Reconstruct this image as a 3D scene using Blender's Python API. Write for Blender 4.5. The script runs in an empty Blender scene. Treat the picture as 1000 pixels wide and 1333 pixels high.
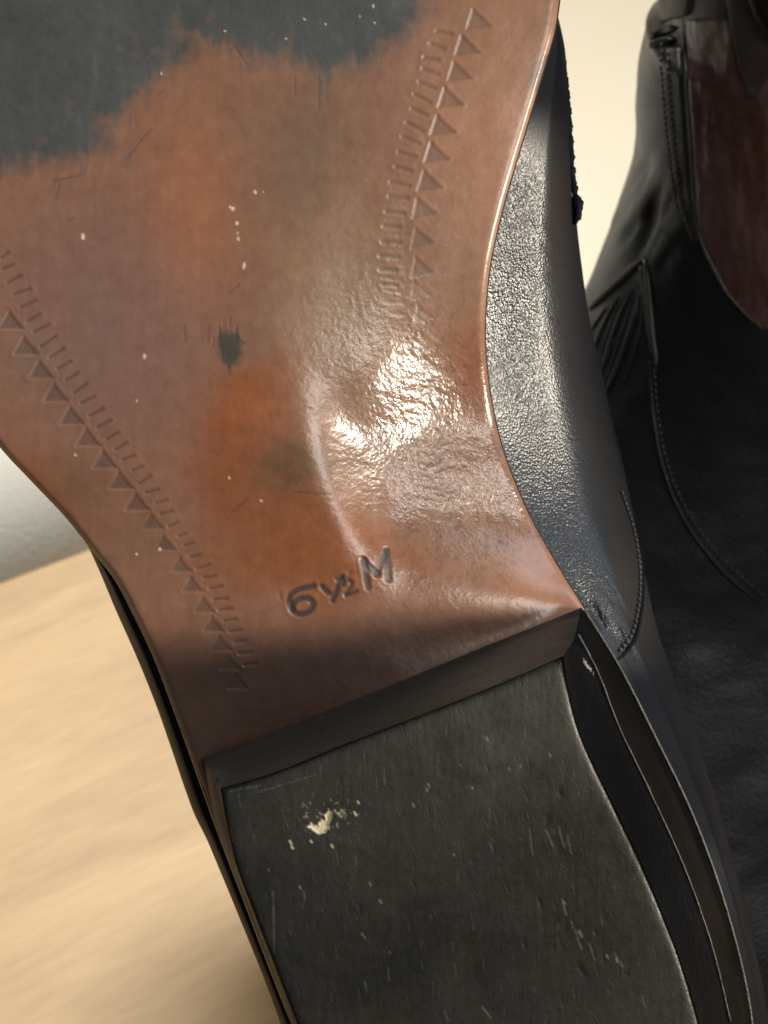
import bpy, math, random
import numpy as np
from mathutils import Vector
from mathutils.bvhtree import BVHTree
random.seed(7)
RNG = np.random.default_rng(11)
S = bpy.context.scene
COL = S.collection
MM = 0.001

# ---------------------------------------------------------------- camera
PITCH = math.radians(40)
CAM = np.array([0.0, 0.0, 344.0])                 # mm above the table top
RIGHT = np.array([1.0, 0.0, 0.0])
FWD = np.array([0.0, math.cos(PITCH), -math.sin(PITCH)])
UP = np.array([0.0, math.sin(PITCH), math.cos(PITCH)])
DIST = 240.0                                       # lens to sole, mm
MMPX = 0.117                                       # mm per photo pixel on the sole
cd = bpy.data.cameras.new("camera"); cam = bpy.data.objects.new("camera", cd); COL.objects.link(cam)
cam.location = Vector(CAM * MM)
cam.rotation_euler = (math.radians(90) - PITCH, 0, 0)
cd.sensor_fit = 'VERTICAL'; cd.sensor_height = 36
cd.lens = 36 * DIST / (1333 * MMPX)
cd.clip_start = 0.01; cd.clip_end = 50
cd.dof.use_dof = True; cd.dof.focus_distance = 0.238; cd.dof.aperture_fstop = 34
S.camera = cam

# ---------------------------------------------------------------- light
w = bpy.data.worlds.new("World"); S.world = w; w.use_nodes = True
bg = w.node_tree.nodes['Background']; bg.inputs[0].default_value = (0.80, 0.90, 1.0, 1); bg.inputs[1].default_value = 0.13
S.view_settings.view_transform = 'Standard'; S.view_settings.look = 'None'
S.view_settings.exposure = 0; S.view_settings.gamma = 1

def cam_point(u, v, d):
    return CAM + u * RIGHT + v * UP + d * FWD

def area(name, pos, target, size, power, color, size_y=None):
    l = bpy.data.lights.new(name, 'AREA'); l.energy = power; l.color = color; l.size = size
    if size_y: l.shape = 'RECTANGLE'; l.size_y = size_y
    o = bpy.data.objects.new(name, l); COL.objects.link(o)
    o.location = Vector(pos) * MM
    o.rotation_euler = (Vector(target) - Vector(pos)).to_track_quat('-Z', 'Y').to_euler()
    return o

def spot(name, pos, target, radius, power, color, cone, blend):
    l = bpy.data.lights.new(name, 'SPOT'); l.energy = power; l.color = color; l.shadow_soft_size = radius
    l.spot_size = math.radians(cone); l.spot_blend = blend
    o = bpy.data.objects.new(name, l); COL.objects.link(o); o.location = Vector(pos) * MM
    o.rotation_euler = (Vector(target) - Vector(pos)).to_track_quat('-Z', 'Y').to_euler()
    return o
spot('key_lamp', cam_point(520, -18, -10), cam_point(-5, -12, 236), 0.058, 20.5, (1.0, 0.90, 0.75), 27, 0.45)
area('room_lamp', (-250, 1500, 1700), (150, 1300, 0), 0.9, 66, (1.0, 0.94, 0.84))
spot('table_fill', (-250, 350, 650), (-90, 260, 0), 0.08, 3.6, (1.0, 0.90, 0.78), 36, 1.0)  # unseen spot added to brighten the table, coned to miss the sole
area('window_light', cam_point(430, 480, 250), cam_point(30, 0, 280), 0.4, 0.75, (0.70, 0.83, 1.0))
area('sheen_softbox', cam_point(230, 130, -170), cam_point(0, 0, 240), 0.16, 0.65, (0.97, 0.92, 0.86))  # unseen softbox added near the lens for a broad sheen on the sole

# ---------------------------------------------------------------- geometry tools
def P(px, py, h=0.0):
    """photo pixel + height above the sole plane (mm, + toward lens) -> world mm"""
    px = np.asarray(px, float); py = np.asarray(py, float); h = np.asarray(h, float)
    d = DIST - h
    u = (px - 500) * MMPX * d / DIST
    v = -(py - 666.5) * MMPX * d / DIST
    return CAM + u[..., None] * RIGHT + v[..., None] * UP + d[..., None] * FWD

def link_mesh(name, verts, faces, mat, parent=None, smooth=True, attrs=None):
    me = bpy.data.meshes.new(name)
    me.from_pydata([tuple(v) for v in np.asarray(verts) * MM], [], faces)
    return finish(name, me, mat, parent, smooth, attrs)

def finish(name, me, mat, parent, smooth, attrs=None):
    me.update()
    if smooth: me.polygons.foreach_set('use_smooth', [True] * len(me.polygons))
    if attrs:
        for k, a in attrs.items():
            a = np.asarray(a, np.float32)
            if a.ndim == 2:
                ca = me.color_attributes.new(k, 'FLOAT_COLOR', 'POINT')
                full = np.ones((len(a), 4), np.float32); full[:, :a.shape[1]] = a
                ca.data.foreach_set('color', full.ravel())
            else:
                fa = me.attributes.new(k, 'FLOAT', 'POINT'); fa.data.foreach_set('value', a)
    o = bpy.data.objects.new(name, me); COL.objects.link(o)
    if mat: me.materials.append(mat)
    if parent: o.parent = parent; o.matrix_parent_inverse = parent.matrix_world.inverted()
    return o

def grid_mesh(name, V, mat, parent=None, smooth=True, attrs=None, extra=None):
    """V: (nr, nc, 3) in mm"""
    nr, nc, _ = V.shape
    n = nr * nc
    co = (V.reshape(-1, 3) * MM).astype(np.float32)
    r, c = np.meshgrid(np.arange(nr - 1), np.arange(nc - 1), indexing='ij')
    a = (r * nc + c).ravel()
    q = np.stack([a, a + nc, a + nc + 1, a + 1], 1).astype(np.int32)
    me = bpy.data.meshes.new(name)
    me.vertices.add(n); me.vertices.foreach_set('co', co.ravel())
    me.loops.add(q.size); me.loops.foreach_set('vertex_index', q.ravel())
    me.polygons.add(len(q)); me.polygons.foreach_set('loop_start', np.arange(0, q.size, 4, dtype=np.int32))
    me.validate()
    return finish(name, me, mat, parent, smooth, attrs)

def thing(name, label, cat, loc, group=None):
    o = bpy.data.objects.new(name, None); COL.objects.link(o)
    o.location = Vector(loc) * MM; o.empty_display_size = 0.02
    o['label'] = label; o['category'] = cat
    if group: o['group'] = group
    bpy.context.view_layer.update()
    return o

def interp(pts):
    a = np.array(pts, float)
    def cub(y):
        # monotone-ish Catmull-Rom through (key,value)
        x = a[:, 0]; v = a[:, 1]
        m = np.gradient(v, x)
        y = np.clip(y, x[0], x[-1])
        i = np.clip(np.searchsorted(x, y) - 1, 0, len(x) - 2)
        hh = x[i + 1] - x[i]; t = (y - x[i]) / hh
        return ((2*t**3 - 3*t**2 + 1) * v[i] + (t**3 - 2*t**2 + t) * hh * m[i]
                + (-2*t**3 + 3*t**2) * v[i+1] + (t**3 - t**2) * hh * m[i+1])
    return cub

def vnoise(x, y, scale, seed=0, octaves=1, rough=0.5):
    """smooth value noise in pixel space, -1..1; scale = cell size in px (tuple for anisotropy)"""
    sx, sy = scale if isinstance(scale, tuple) else (scale, scale)
    rg = np.random.default_rng(seed); out = 0; amp = 1; tot = 0
    for o in range(octaves):
        T = rg.uniform(-1, 1, (257, 257))
        X = x / sx + 37.3; Y = y / sy + 91.7
        xi = np.floor(X).astype(int); yi = np.floor(Y).astype(int)
        fx = X - xi; fy = Y - yi
        fx = fx*fx*(3-2*fx); fy = fy*fy*(3-2*fy)
        xi %= 256; yi %= 256
        v = (T[yi, xi]*(1-fx)*(1-fy) + T[yi, xi+1]*fx*(1-fy) + T[yi+1, xi]*(1-fx)*fy + T[yi+1, xi+1]*fx*fy)
        out = out + amp * v; tot += amp; amp *= rough; sx /= 2; sy /= 2
    return out / tot

def sstep(a, b, x):
    t = np.clip((x - a) / (b - a), 0, 1); return t*t*(3-2*t)

def gauss(x, y, cx, cy, rx, ry, ang=0):
    c, s = math.cos(math.radians(ang)), math.sin(math.radians(ang))
    dx, dy = x - cx, y - cy
    a = (dx*c + dy*s) / rx; b = (-dx*s + dy*c) / ry
    return np.exp(-(a*a + b*b))

def seg_dist(x, y, p, q):
    px, py = p; qx, qy = q
    dx, dy = qx-px, qy-py; L = dx*dx+dy*dy + 1e-9
    t = np.clip(((x-px)*dx + (y-py)*dy)/L, 0, 1)
    return np.hypot(x-px-t*dx, y-py-t*dy)

def local(x, y, box, fn, out, op):
    """apply fn only to the grid points near box"""
    x0, y0, x1, y1 = box
    m = (x > x0) & (x < x1) & (y > y0) & (y < y1)
    if m.any(): out[m] = op(out[m], fn(x[m], y[m]))

def poly_dist(x, y, pts):
    d = None; ins = np.zeros(x.shape, bool); n = len(pts)
    for i in range(n):
        p, q = pts[i], pts[(i+1) % n]
        e = seg_dist(x, y, p, q); d = e if d is None else np.minimum(d, e)
        cond = ((p[1] > y) != (q[1] > y)) & (x < (q[0]-p[0])*(y-p[1])/(q[1]-p[1]+1e-9)+p[0])
        ins ^= cond
    return np.where(ins, -d, d)

def srgb(r, g, b):
    c = np.array([r, g, b]) / 255.0
    return np.where(c <= 0.04045, c/12.92, ((c+0.055)/1.055)**2.4)

def tube_verts(path, rad, n=8, closed_ends=True):
    path = np.asarray(path, float); m = len(path)
    rad = np.broadcast_to(np.asarray(rad, float), (m,))
    T = np.gradient(path, axis=0); T /= np.linalg.norm(T, axis=1)[:, None] + 1e-12
    ref = -FWD
    A = np.cross(T, ref); A /= np.linalg.norm(A, axis=1)[:, None] + 1e-12
    B = np.cross(A, T)
    V = []; F = []
    for i in range(m):
        for k in range(n):
            a = 2*math.pi*k/n
            V.append(path[i] + rad[i]*(math.cos(a)*A[i] + math.sin(a)*B[i]))
    for i in range(m-1):
        for k in range(n):
            k2 = (k+1) % n
            F.append((i*n+k, i*n+k2, (i+1)*n+k2, (i+1)*n+k))
    F.append(tuple(range(n-1, -1, -1))); F.append(tuple((m-1)*n + k for k in range(n)))
    return V, F

def join_parts(lst):
    V = []; F = []
    for v, f in lst:
        o = len(V); V += list(v); F += [tuple(i+o for i in q) for q in f]
    return V, F

# ---------------------------------------------------------------- materials
def new_mat(name):
    m = bpy.data.materials.new(name); m.use_nodes = True
    nt = m.node_tree; b = nt.nodes['Principled BSDF']
    return m, nt, b

def N(nt, t, **kw):
    n = nt.nodes.new(t)
    for k, v in kw.items():
        if k in n.inputs: n.inputs[k].default_value = v
        else: setattr(n, k, v)
    return n

def coords(nt, scale=(1, 1, 1)):
    g = nt.nodes.new('ShaderNodeNewGeometry')
    mp = nt.nodes.new('ShaderNodeMapping'); mp.inputs['Scale'].default_value = scale
    nt.links.new(g.outputs['Position'], mp.inputs['Vector'])
    return mp.outputs['Vector']

def math_node(nt, op, a, b):
    n = nt.nodes.new('ShaderNodeMath'); n.operation = op
    for i, v in enumerate((a, b)):
        if isinstance(v, (int, float)): n.inputs[i].default_value = v
        else: nt.links.new(v, n.inputs[i])
    return n.outputs[0]

def map_range(nt, v, a, b, c, d):
    n = nt.nodes.new('ShaderNodeMapRange')
    nt.links.new(v, n.inputs[0])
    for i, x in enumerate((a, b, c, d)): n.inputs[i+1].default_value = x
    return n.outputs[0]

def leather(name, col, rough=0.4, grain=1500, bump=0.5, dist=0.0003, mottle=0.25, col2=None, attr=None, spec=0.5, coat=0.0, rough_by=0.0):
    m, nt, b = new_mat(name)
    v = coords(nt)
    vo = N(nt, 'ShaderNodeTexVoronoi', feature='F1', Scale=grain); nt.links.new(v, vo.inputs['Vector'])
    n1 = N(nt, 'ShaderNodeTexNoise', Scale=grain*0.45, Detail=4.0); nt.links.new(v, n1.inputs['Vector'])
    n2 = N(nt, 'ShaderNodeTexNoise', Scale=60.0, Detail=5.0); nt.links.new(v, n2.inputs['Vector'])
    hgt = math_node(nt, 'ADD', math_node(nt, 'MULTIPLY', vo.outputs['Distance'], -0.9), n1.outputs['Fac'])
    bp = N(nt, 'ShaderNodeBump', Strength=bump, Distance=dist); nt.links.new(hgt, bp.inputs['Height'])
    if attr:
        at = N(nt, 'ShaderNodeAttribute', attribute_name=attr)
        nt.links.new(math_node(nt, 'MULTIPLY', at.outputs['Fac'], bump), bp.inputs['Strength'])
    nt.links.new(bp.outputs[0], b.inputs['Normal'])
    mx = N(nt, 'ShaderNodeMix', data_type='RGBA')
    c2 = col2 if col2 else tuple(c*(1-mottle*2) for c in col)
    mx.inputs[6].default_value = (*col, 1); mx.inputs[7].default_value = (*c2, 1)
    nt.links.new(map_range(nt, n2.outputs['Fac'], 0.35, 0.65, 0, 1), mx.inputs[0])
    nt.links.new(mx.outputs[2], b.inputs['Base Color'])
    ro = map_range(nt, n2.outputs['Fac'], 0.3, 0.7, rough*0.85, rough*1.2)
    if rough_by and attr:
        ro = math_node(nt, 'ADD', ro, map_range(nt, at.outputs['Fac'], 0.15, 0.7, rough_by, 0.0))
        nt.links.new(map_range(nt, at.outputs['Fac'], 0.15, 0.8, 0.06, spec), b.inputs['Specular IOR Level'])
    nt.links.new(ro, b.inputs['Roughness'])
    b.inputs['Specular IOR Level'].default_value = spec
    b.inputs['Coat Weight'].default_value = coat; b.inputs['Coat Roughness'].default_value = 0.2
    return m

def painted(name, grain=1700, bump=0.35, dist=0.00025, spec=0.5, coat=0.0):
    """colour, roughness and grain strength come from attributes of the dense mesh"""
    m, nt, b = new_mat(name)
    ca = N(nt, 'ShaderNodeAttribute', attribute_name='Col')
    ra = N(nt, 'ShaderNodeAttribute', attribute_name='rough')
    ga = N(nt, 'ShaderNodeAttribute', attribute_name='grain')
    v = coords(nt)
    n1 = N(nt, 'ShaderNodeTexNoise', Scale=grain, Detail=3.0, Roughness=0.6); nt.links.new(v, n1.inputs['Vector'])
    vo = N(nt, 'ShaderNodeTexVoronoi', feature='DISTANCE_TO_EDGE', Scale=grain*0.9); nt.links.new(v, vo.inputs['Vector'])
    n2 = N(nt, 'ShaderNodeTexNoise', Scale=grain*0.25, Detail=6.0); nt.links.new(v, n2.inputs['Vector'])
    h = math_node(nt, 'ADD', math_node(nt, 'MULTIPLY', map_range(nt, vo.outputs['Distance'], 0, 0.3, 0, 1), 0.5), n1.outputs['Fac'])
    bp = N(nt, 'ShaderNodeBump', Distance=dist)
    nt.links.new(h, bp.inputs['Height']); nt.links.new(math_node(nt, 'MULTIPLY', ga.outputs['Fac'], bump), bp.inputs['Strength'])
    nt.links.new(bp.outputs[0], b.inputs['Normal'])
    mu = N(nt, 'ShaderNodeMix', data_type='RGBA', blend_type='MULTIPLY'); mu.inputs[0].default_value = 1
    sc = map_range(nt, n2.outputs['Fac'], 0.3, 0.7, 0.92, 1.08)
    cb = N(nt, 'ShaderNodeCombineColor')
    for i in range(3): nt.links.new(sc, cb.inputs[i])
    nt.links.new(ca.outputs['Color'], mu.inputs[6]); nt.links.new(cb.outputs[0], mu.inputs[7])
    nt.links.new(mu.outputs[2], b.inputs['Base Color'])
    nt.links.new(math_node(nt, 'MULTIPLY', ra.outputs['Fac'], map_range(nt, n2.outputs['Fac'], 0.3, 0.7, 0.9, 1.1)), b.inputs['Roughness'])
    b.inputs['Specular IOR Level'].default_value = spec
    if coat:
        wa = N(nt, 'ShaderNodeAttribute', attribute_name='polish')
        nt.links.new(math_node(nt, 'MULTIPLY', wa.outputs['Fac'], coat), b.inputs['Coat Weight'])
        b.inputs['Coat Roughness'].default_value = 0.26; nt.links.new(bp.outputs[0], b.inputs['Coat Normal'])
    return m

M_SOLE = painted('sole_leather', bump=0.19, spec=0.8, coat=0.7)
M_TREAD = painted('heel_rubber', grain=2600, bump=0.14, spec=0.4)
M_UPPER = leather('black_grain_leather', (0.0036, 0.0054, 0.0095), 0.37, grain=2500, bump=0.5, dist=0.0002, attr='grain', spec=0.9, rough_by=0.2)
M_EDGE = leather('edge_dressing', (0.02, 0.017, 0.015), 0.3, grain=1500, bump=0.3)
M_HEEL = leather('heel_side_black', (0.0022, 0.0028, 0.0042), 0.45, grain=900, bump=0.3, dist=0.0003, spec=0.02)
M_THREAD = leather('waxed_thread', (0.022, 0.023, 0.02), 0.55, grain=2500)
M_BOOT2 = leather('smooth_black_leather', (0.007, 0.007, 0.008), 0.36, grain=1500, bump=0.2, spec=0.28)
M_TAN2 = leather('black_leather_panel', (0.010, 0.010, 0.010), 0.4, grain=1500, bump=0.2, spec=0.4)
M_GORE = leather('burgundy_glossy_leather', (0.040, 0.011, 0.007), 0.33, grain=500, bump=0.25, spec=0.5, col2=(0.070, 0.036, 0.034), dist=0.0005)
M_LINING = leather('brown_lining', (0.045, 0.028, 0.024), 0.6, grain=1200, bump=0.3)
M_BIND = leather('grey_worn_binding', (0.05, 0.048, 0.045), 0.5, grain=1500, bump=0.4)

# ---------------------------------------------------------------- setting
def ray_plane(px, py, z):
    d = P(px, py, 0) - CAM
    t = (z - CAM[2]) / d[2]
    return CAM + t * d

e0 = ray_plane(0, 757, 0); e1 = ray_plane(116, 713, 0)
ed = (e1 - e0)[:2]; ed /= np.linalg.norm(ed)
en = np.array([ed[1], -ed[0]])                     # toward the camera side
if en[1] > 0: en = -en

def box_mesh(name, c0, ax, ay, x0, x1, y0, y1, z0, z1, mat, parent, bevel=1.5):
    V = []
    for z in (z0, z1):
        for (a, b_) in ((x0, y0), (x1, y0), (x1, y1), (x0, y1)):
            p = c0[:2] + ax*a + ay*b_; V.append((p[0], p[1], z))
    F = [(0, 1, 2, 3), (7, 6, 5, 4), (0, 4, 5, 1), (1, 5, 6, 2), (2, 6, 7, 3), (3, 7, 4, 0)]
    o = link_mesh(name, V, F, mat, parent, smooth=False)
    md = o.modifiers.new('bevel', 'BEVEL'); md.width = bevel*MM; md.segments = 3
    return o

def wood():
    m, nt, b = new_mat('pale_oak_laminate')
    g = nt.nodes.new('ShaderNodeNewGeometry')
    mp = nt.nodes.new('ShaderNodeMapping'); mp.inputs['Rotation'].default_value = (0, 0, -math.atan2(ed[1], ed[0]))
    mp.inputs['Scale'].default_value = (1, 1, 1)
    nt.links.new(g.outputs['Position'], mp.inputs['Vector'])
    mp2 = nt.nodes.new('ShaderNodeMapping'); mp2.inputs['Scale'].default_value = (11, 46, 11); nt.links.new(mp.outputs[0], mp2.inputs[0])
    n1 = N(nt, 'ShaderNodeTexNoise', Scale=1.0, Detail=6.0, Roughness=0.55, Distortion=0.6); nt.links.new(mp2.outputs[0], n1.inputs['Vector'])
    mp3 = nt.nodes.new('ShaderNodeMapping'); mp3.inputs['Scale'].default_value = (60, 380, 60); nt.links.new(mp.outputs[0], mp3.inputs[0])
    n2 = N(nt, 'ShaderNodeTexNoise', Scale=1.0, Detail=3.0); nt.links.new(mp3.outputs[0], n2.inputs['Vector'])
    cr = nt.nodes.new('ShaderNodeValToRGB')
    el = cr.color_ramp.elements
    el[0].position = 0.25; el[0].color = (*srgb(156, 123, 82), 1)
    el[1].position = 0.7; el[1].color = (*srgb(196, 165, 116), 1)
    e = el.new(0.5); e.color = (*srgb(180, 148, 101), 1)
    f = math_node(nt, 'ADD', math_node(nt, 'MULTIPLY', n1.outputs['Fac'], 0.7), math_node(nt, 'MULTIPLY', n2.outputs['Fac'], 0.3))
    nt.links.new(f, cr.inputs[0]); nt.links.new(cr.outputs[0], b.inputs['Base Color'])
    b.inputs['Roughness'].default_value = 0.5
    return m

table = thing('table', 'pale oak table with a straight far edge under the two boots', 'table', (0, 0, -720))
WOOD = wood()
box_mesh('table_top', e0, ed, en, -700, 900, 0, 800, -25, 0, WOOD, table)
for (a, b_) in ((-660, 40), (830, 40), (-660, 730), (830, 730)):
    box_mesh('leg', e0, ed, en, a, a+45, b_, b_+45, -720, -26, WOOD, table, 3)

m, nt, b = new_mat('cream_floor')
v = coords(nt, (1, 1, 1)); nn = N(nt, 'ShaderNodeTexNoise', Scale=3.0, Detail=4.0); nt.links.new(v, nn.inputs['Vector'])
mx = N(nt, 'ShaderNodeMix', data_type='RGBA'); mx.inputs[6].default_value = (*srgb(244, 234, 214), 1); mx.inputs[7].default_value = (*srgb(250, 243, 226), 1)
nt.links.new(nn.outputs['Fac'], mx.inputs[0]); nt.links.new(mx.outputs[2], b.inputs['Base Color']); b.inputs['Roughness'].default_value = 0.6
fl = link_mesh('floor', [(-4000, -3000, -720), (4000, -3000, -720), (4000, 3400, -720), (-4000, 3400, -720)], [(0, 1, 2, 3)], m, smooth=False)
fl['kind'] = 'structure'
wl = link_mesh('wall', [(-4000, 3400, -720), (4000, 3400, -720), (4000, 3400, 1900), (-4000, 3400, 1900)], [(0, 1, 2, 3)], m, smooth=False)
wl['kind'] = 'structure'

# added rounded form beyond the table edge; its curve gives the white-to-grey shading
m, nt, b = new_mat('matte_white'); b.inputs['Base Color'].default_value = (0.62, 0.62, 0.56, 1); b.inputs['Roughness'].default_value = 0.9
v = coords(nt); nn = N(nt, 'ShaderNodeTexNoise', Scale=700.0); nt.links.new(v, nn.inputs['Vector'])
bp = N(nt, 'ShaderNodeBump', Strength=0.3, Distance=0.001); nt.links.new(nn.outputs['Fac'], bp.inputs['Height']); nt.links.new(bp.outputs[0], b.inputs['Normal'])
prof = []
R_ = 45.0; gap = 8.0; ztop = 12.0
for i in range(15):
    a = math.pi*i/28
    prof.append((gap + R_ - R_*math.cos(a), ztop - R_ + R_*math.sin(a)))
prof = [(gap, -700)] + prof + [(700, ztop), (700, -700)]
V = []; F = []
nst = 12; x_a, x_b = -1200, 250
for i in range(nst):
    t = i/(nst-1); a = x_a + (x_b-x_a)*t
    endr = 30*max(0, (abs(2*t-1)-0.85)/0.15)
    for (q, z) in prof:
        p = e0[:2] + ed*a - en*(q + endr*0.3); V.append((p[0], p[1], z - endr*0.3))
k = len(prof)
for i in range(nst-1):
    for j in range(k-1):
        F.append((i*k+j, i*k+j+1, (i+1)*k+j+1, (i+1)*k+j))
F.append(tuple(range(k))); F.append(tuple((nst-1)*k+j for j in range(k-1, -1, -1)))
o = link_mesh('white_shape', V, F, m)
o['label'] = 'blurred white rounded shape beyond the table edge at far left'; o['category'] = 'furniture'

# ================================================================ FRONT BOOT
xsR = interp([(-900, 340), (-860, 430), (-780, 540), (-600, 670), (-400, 745), (-200, 757), (-60, 738), (0, 728), (40, 722), (80, 711), (130, 696), (180, 681), (220, 669), (265, 656),
              (305, 646), (345, 638), (390, 633), (430, 631), (490, 635), (540, 643), (590, 656), (635, 673), (675, 691),
              (715, 713), (755, 737), (790, 759), (860, 800), (960, 851), (1060, 899), (1200, 949), (1300, 973), (1400, 983),
              (1500, 960), (1600, 890), (1660, 790), (1690, 690)])
xsL = interp([(-900, 290), (-860, 200), (-780, 110), (-600, -20), (-400, -115), (-200, -170), (0, -190), (200, -160), (400, -95), (500, -45), (580, 0), (630, 46), (670, 84), (715, 120),
              (750, 148), (800, 175), (850, 199), (920, 226), (975, 246), (1020, 262), (1090, 287), (1160, 314), (1270, 356),
              (1370, 396), (1500, 452), (1600, 520), (1660, 590), (1690, 660)])
rows = np.concatenate([np.arange(-900, -20, 25.0), np.arange(-20, 1010, 1.5), np.arange(1010, 1691, 20.0)])
NC = 500
s = np.linspace(0, 1, NC)
XL = xsL(rows)[:, None]; XR = xsR(rows)[:, None]
X = XL + (XR - XL) * s; Y = np.broadcast_to(rows[:, None], X.shape).copy()

# --- large shape: tilt toward the right, integrated across
tilt = 0.03*np.ones_like(X)
def blob(cx, cy, rx, ry, ang, amt):
    global tilt
    tilt = tilt + amt*gauss(X, Y, cx, cy, rx, ry, ang)
blob(460, 628, 30, 105, -20, 0.75)
blob(522, 520, 58, 110, 15, 0.56)
blob(615, 590, 60, 150, -10, 0.24)
blob(705, 728, 34, 42, -30, 0.50)
blob(600, 690, 110, 60, 20, 0.22)
blob(440, 400, 90, 120, 20, 0.10)
blob(250, 650, 120, 200, -20, -0.07)
blob(600, 820, 160, 35, -10, 0.05)
blob(330, 370, 60, 120, 0, -0.03)
tilt = np.where(tilt > 0.4, 0.4 + 0.26*np.tanh((tilt-0.4)/0.26), tilt)
dx = np.diff(X, axis=1, prepend=X[:, :1])
Hs = -np.cumsum(tilt*dx, axis=1) * MMPX
Hs -= Hs[:, [NC//3]]
# keep the heel seat flat
flat = sstep(-14, 60, (Y - (988 - 0.4*(X-262))))
Hs = Hs*(1-flat)
edge = np.maximum(np.minimum(X - XL, XR - X), 0)
Hs -= 0.7*np.exp(-(edge/4.0)**1.3)
Hs += 0.25*vnoise(X, Y, 120, 3, 3)
fine = 0.035*vnoise(X, Y, 9, 5, 2) + 0.02*vnoise(X, Y, 4, 6)
wear = np.clip(gauss(X, Y, 560, 560, 110, 170, -15)*1.2 + gauss(X, Y, 640, 680, 90, 60)*0.6, 0, 1)
Hs += fine*(0.3 + 1.1*wear)

# --- colour
def lay(C, col, mask): return C*(1-mask[..., None]) + np.asarray(col)*mask[..., None]
C = np.ones(X.shape + (3,)) * srgb(140, 101, 80)
nz = vnoise(X, Y, 140, 20, 4)
C = lay(C, srgb(160, 112, 84), np.clip(0.5+nz, 0, 1)*0.5)
C = lay(C, srgb(176, 128, 98), gauss(X, Y, 650, 170, 110, 260)*0.85)
C = lay(C, srgb(138, 104, 98), gauss(X, Y, 130, 420, 130, 170, -25)*0.8)  # cool reflection on the left side, painted in as mauve
C = lay(C, srgb(168, 108, 76), gauss(X, Y, 255, 270, 60, 110, -10)*0.7)
C = lay(C, srgb(120, 98, 80), gauss(X, Y, 395, 210, 70, 130, 10)*0.7)
C = lay(C, srgb(152, 128, 100), gauss(X, Y, 440, 400, 70, 110, 15)*0.6)  # broad beige sheen painted into the leather colour
org = np.clip(1.5*poly_dist(X + 42*vnoise(X, Y, 70, 31, 4), Y + 30*vnoise(X, Y, 60, 32, 4),
        [(290, 480), (350, 455), (375, 480), (388, 540), (420, 590), (455, 650), (500, 700), (540, 745), (430, 790), (310, 800), (275, 740), (262, 660), (265, 560)])/-95.0+0.35 + 0.5*vnoise(X, Y, 55, 34, 4), 0, 1)
org = org*(0.8 + 0.3*vnoise(X, Y, 60, 33, 4))
C = lay(C, srgb(142, 78, 34), np.clip(org, 0, 1)*0.85)
C = lay(C, srgb(170, 102, 62), gauss(X, Y, 320, 530, 45, 34, 20)*0.6)
C = lay(C, srgb(108, 80, 52), np.clip(gauss(X, Y, 385, 605, 48, 32)*1.4 + 0.6*vnoise(X, Y, 12, 41, 3)*gauss(X, Y, 385, 605, 70, 50), 0, 1)*0.9)
C = lay(C, srgb(150, 90, 48), gauss(X, Y, 60, 640, 60, 26, 52)*0.9)
C = lay(C, srgb(112, 78, 56), gauss(X, Y, 100, 640, 60, 45, 40)*0.6)
C = lay(C, srgb(126, 104, 86), gauss(X, Y, 45, 470, 40, 30, 45)*0.6)
C = lay(C, srgb(158, 84, 46), gauss(X, Y, 610, 480, 26, 60)*0.75)
C = lay(C, srgb(150, 98, 72), gauss(X, Y, 300, 740, 30, 90)*0.4)
C = lay(C, srgb(138, 76, 32), gauss(X, Y, 430, 710, 95, 55, 10)*0.75)
C = lay(C, srgb(146, 80, 42), gauss(X, Y, 300, 560, 50, 60, 10)*0.5)
# heel's cast shadow deepened in the colour at the heel end of the waist
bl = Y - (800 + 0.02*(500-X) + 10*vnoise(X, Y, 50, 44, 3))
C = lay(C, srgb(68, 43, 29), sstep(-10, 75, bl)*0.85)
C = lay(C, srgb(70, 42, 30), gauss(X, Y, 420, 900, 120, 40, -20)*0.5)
# paler tones along right
C = lay(C, srgb(160, 130, 112), gauss(X, Y, 600, 360, 60, 70)*0.5)
C = lay(C, srgb(128, 102, 84), np.clip(wear, 0, 1)*0.5)
C = lay(C, srgb(166, 118, 92), gauss(X, Y, 700, 750, 50, 40)*0.6)
C *= (1 + 0.05*vnoise(X, Y, 7, 50, 2) + 0.05*vnoise(X, Y, (5, 60), 51, 2))[..., None]
# worn speckle
sp = vnoise(X, Y, 6, 52, 2)
C *= (1 - 0.35*wear*sstep(0.15, 0.6, sp))[..., None]
rough = 0.30 + 0.04*nz
rough = rough - 0.05*wear
grain = 0.12 + 0.9*wear

# charcoal worn patch
patch = [(-300, 225), (0, 226), (50, 215), (112, 206), (150, 196), (134, 166), (165, 146), (192, 118), (212, 96), (238, 84), (256, 58),
         (298, 66), (330, 82), (372, 74), (400, 92), (424, 104), (452, 92), (480, 84), (502, 66), (530, 58), (548, 30), (556, 5), (560, -60), (600, -300), (560, -700), (300, -850), (0, -700), (-300, -400)]
wx = X + 10*vnoise(X, Y, (9, 40), 60, 3) + 7*vnoise(X, Y, 30, 61, 3); wy = Y + 13*vnoise(X, Y, (7, 50), 62, 3) + 7*vnoise(X, Y, 22, 66, 3)
pd = poly_dist(wx, wy, patch)
cm = sstep(20, -24, pd + 8*vnoise(X, Y, 9, 68, 3))
frag = sstep(0.05, 0.6, vnoise(X, Y, (9, 34), 63, 3)) * sstep(50, 0, pd) * 0.45
holes = 0.45*sstep(0.25, 0.7, vnoise(X, Y, 20, 64, 3)) * sstep(-90, -5, pd)
cm = np.clip(np.maximum(cm*(1 - 0.75*holes), frag), 0, 1)
tan_tr = 0.35*gauss(X, Y, 200, 60, 60, 60) + 0.3*gauss(X, Y, 570, 30, 30, 50)
char = srgb(62, 66, 68) * (1 + 0.18*vnoise(X, Y, 60, 65, 4))[..., None]
C = C*(1-cm[..., None]) + char*cm[..., None]
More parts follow.
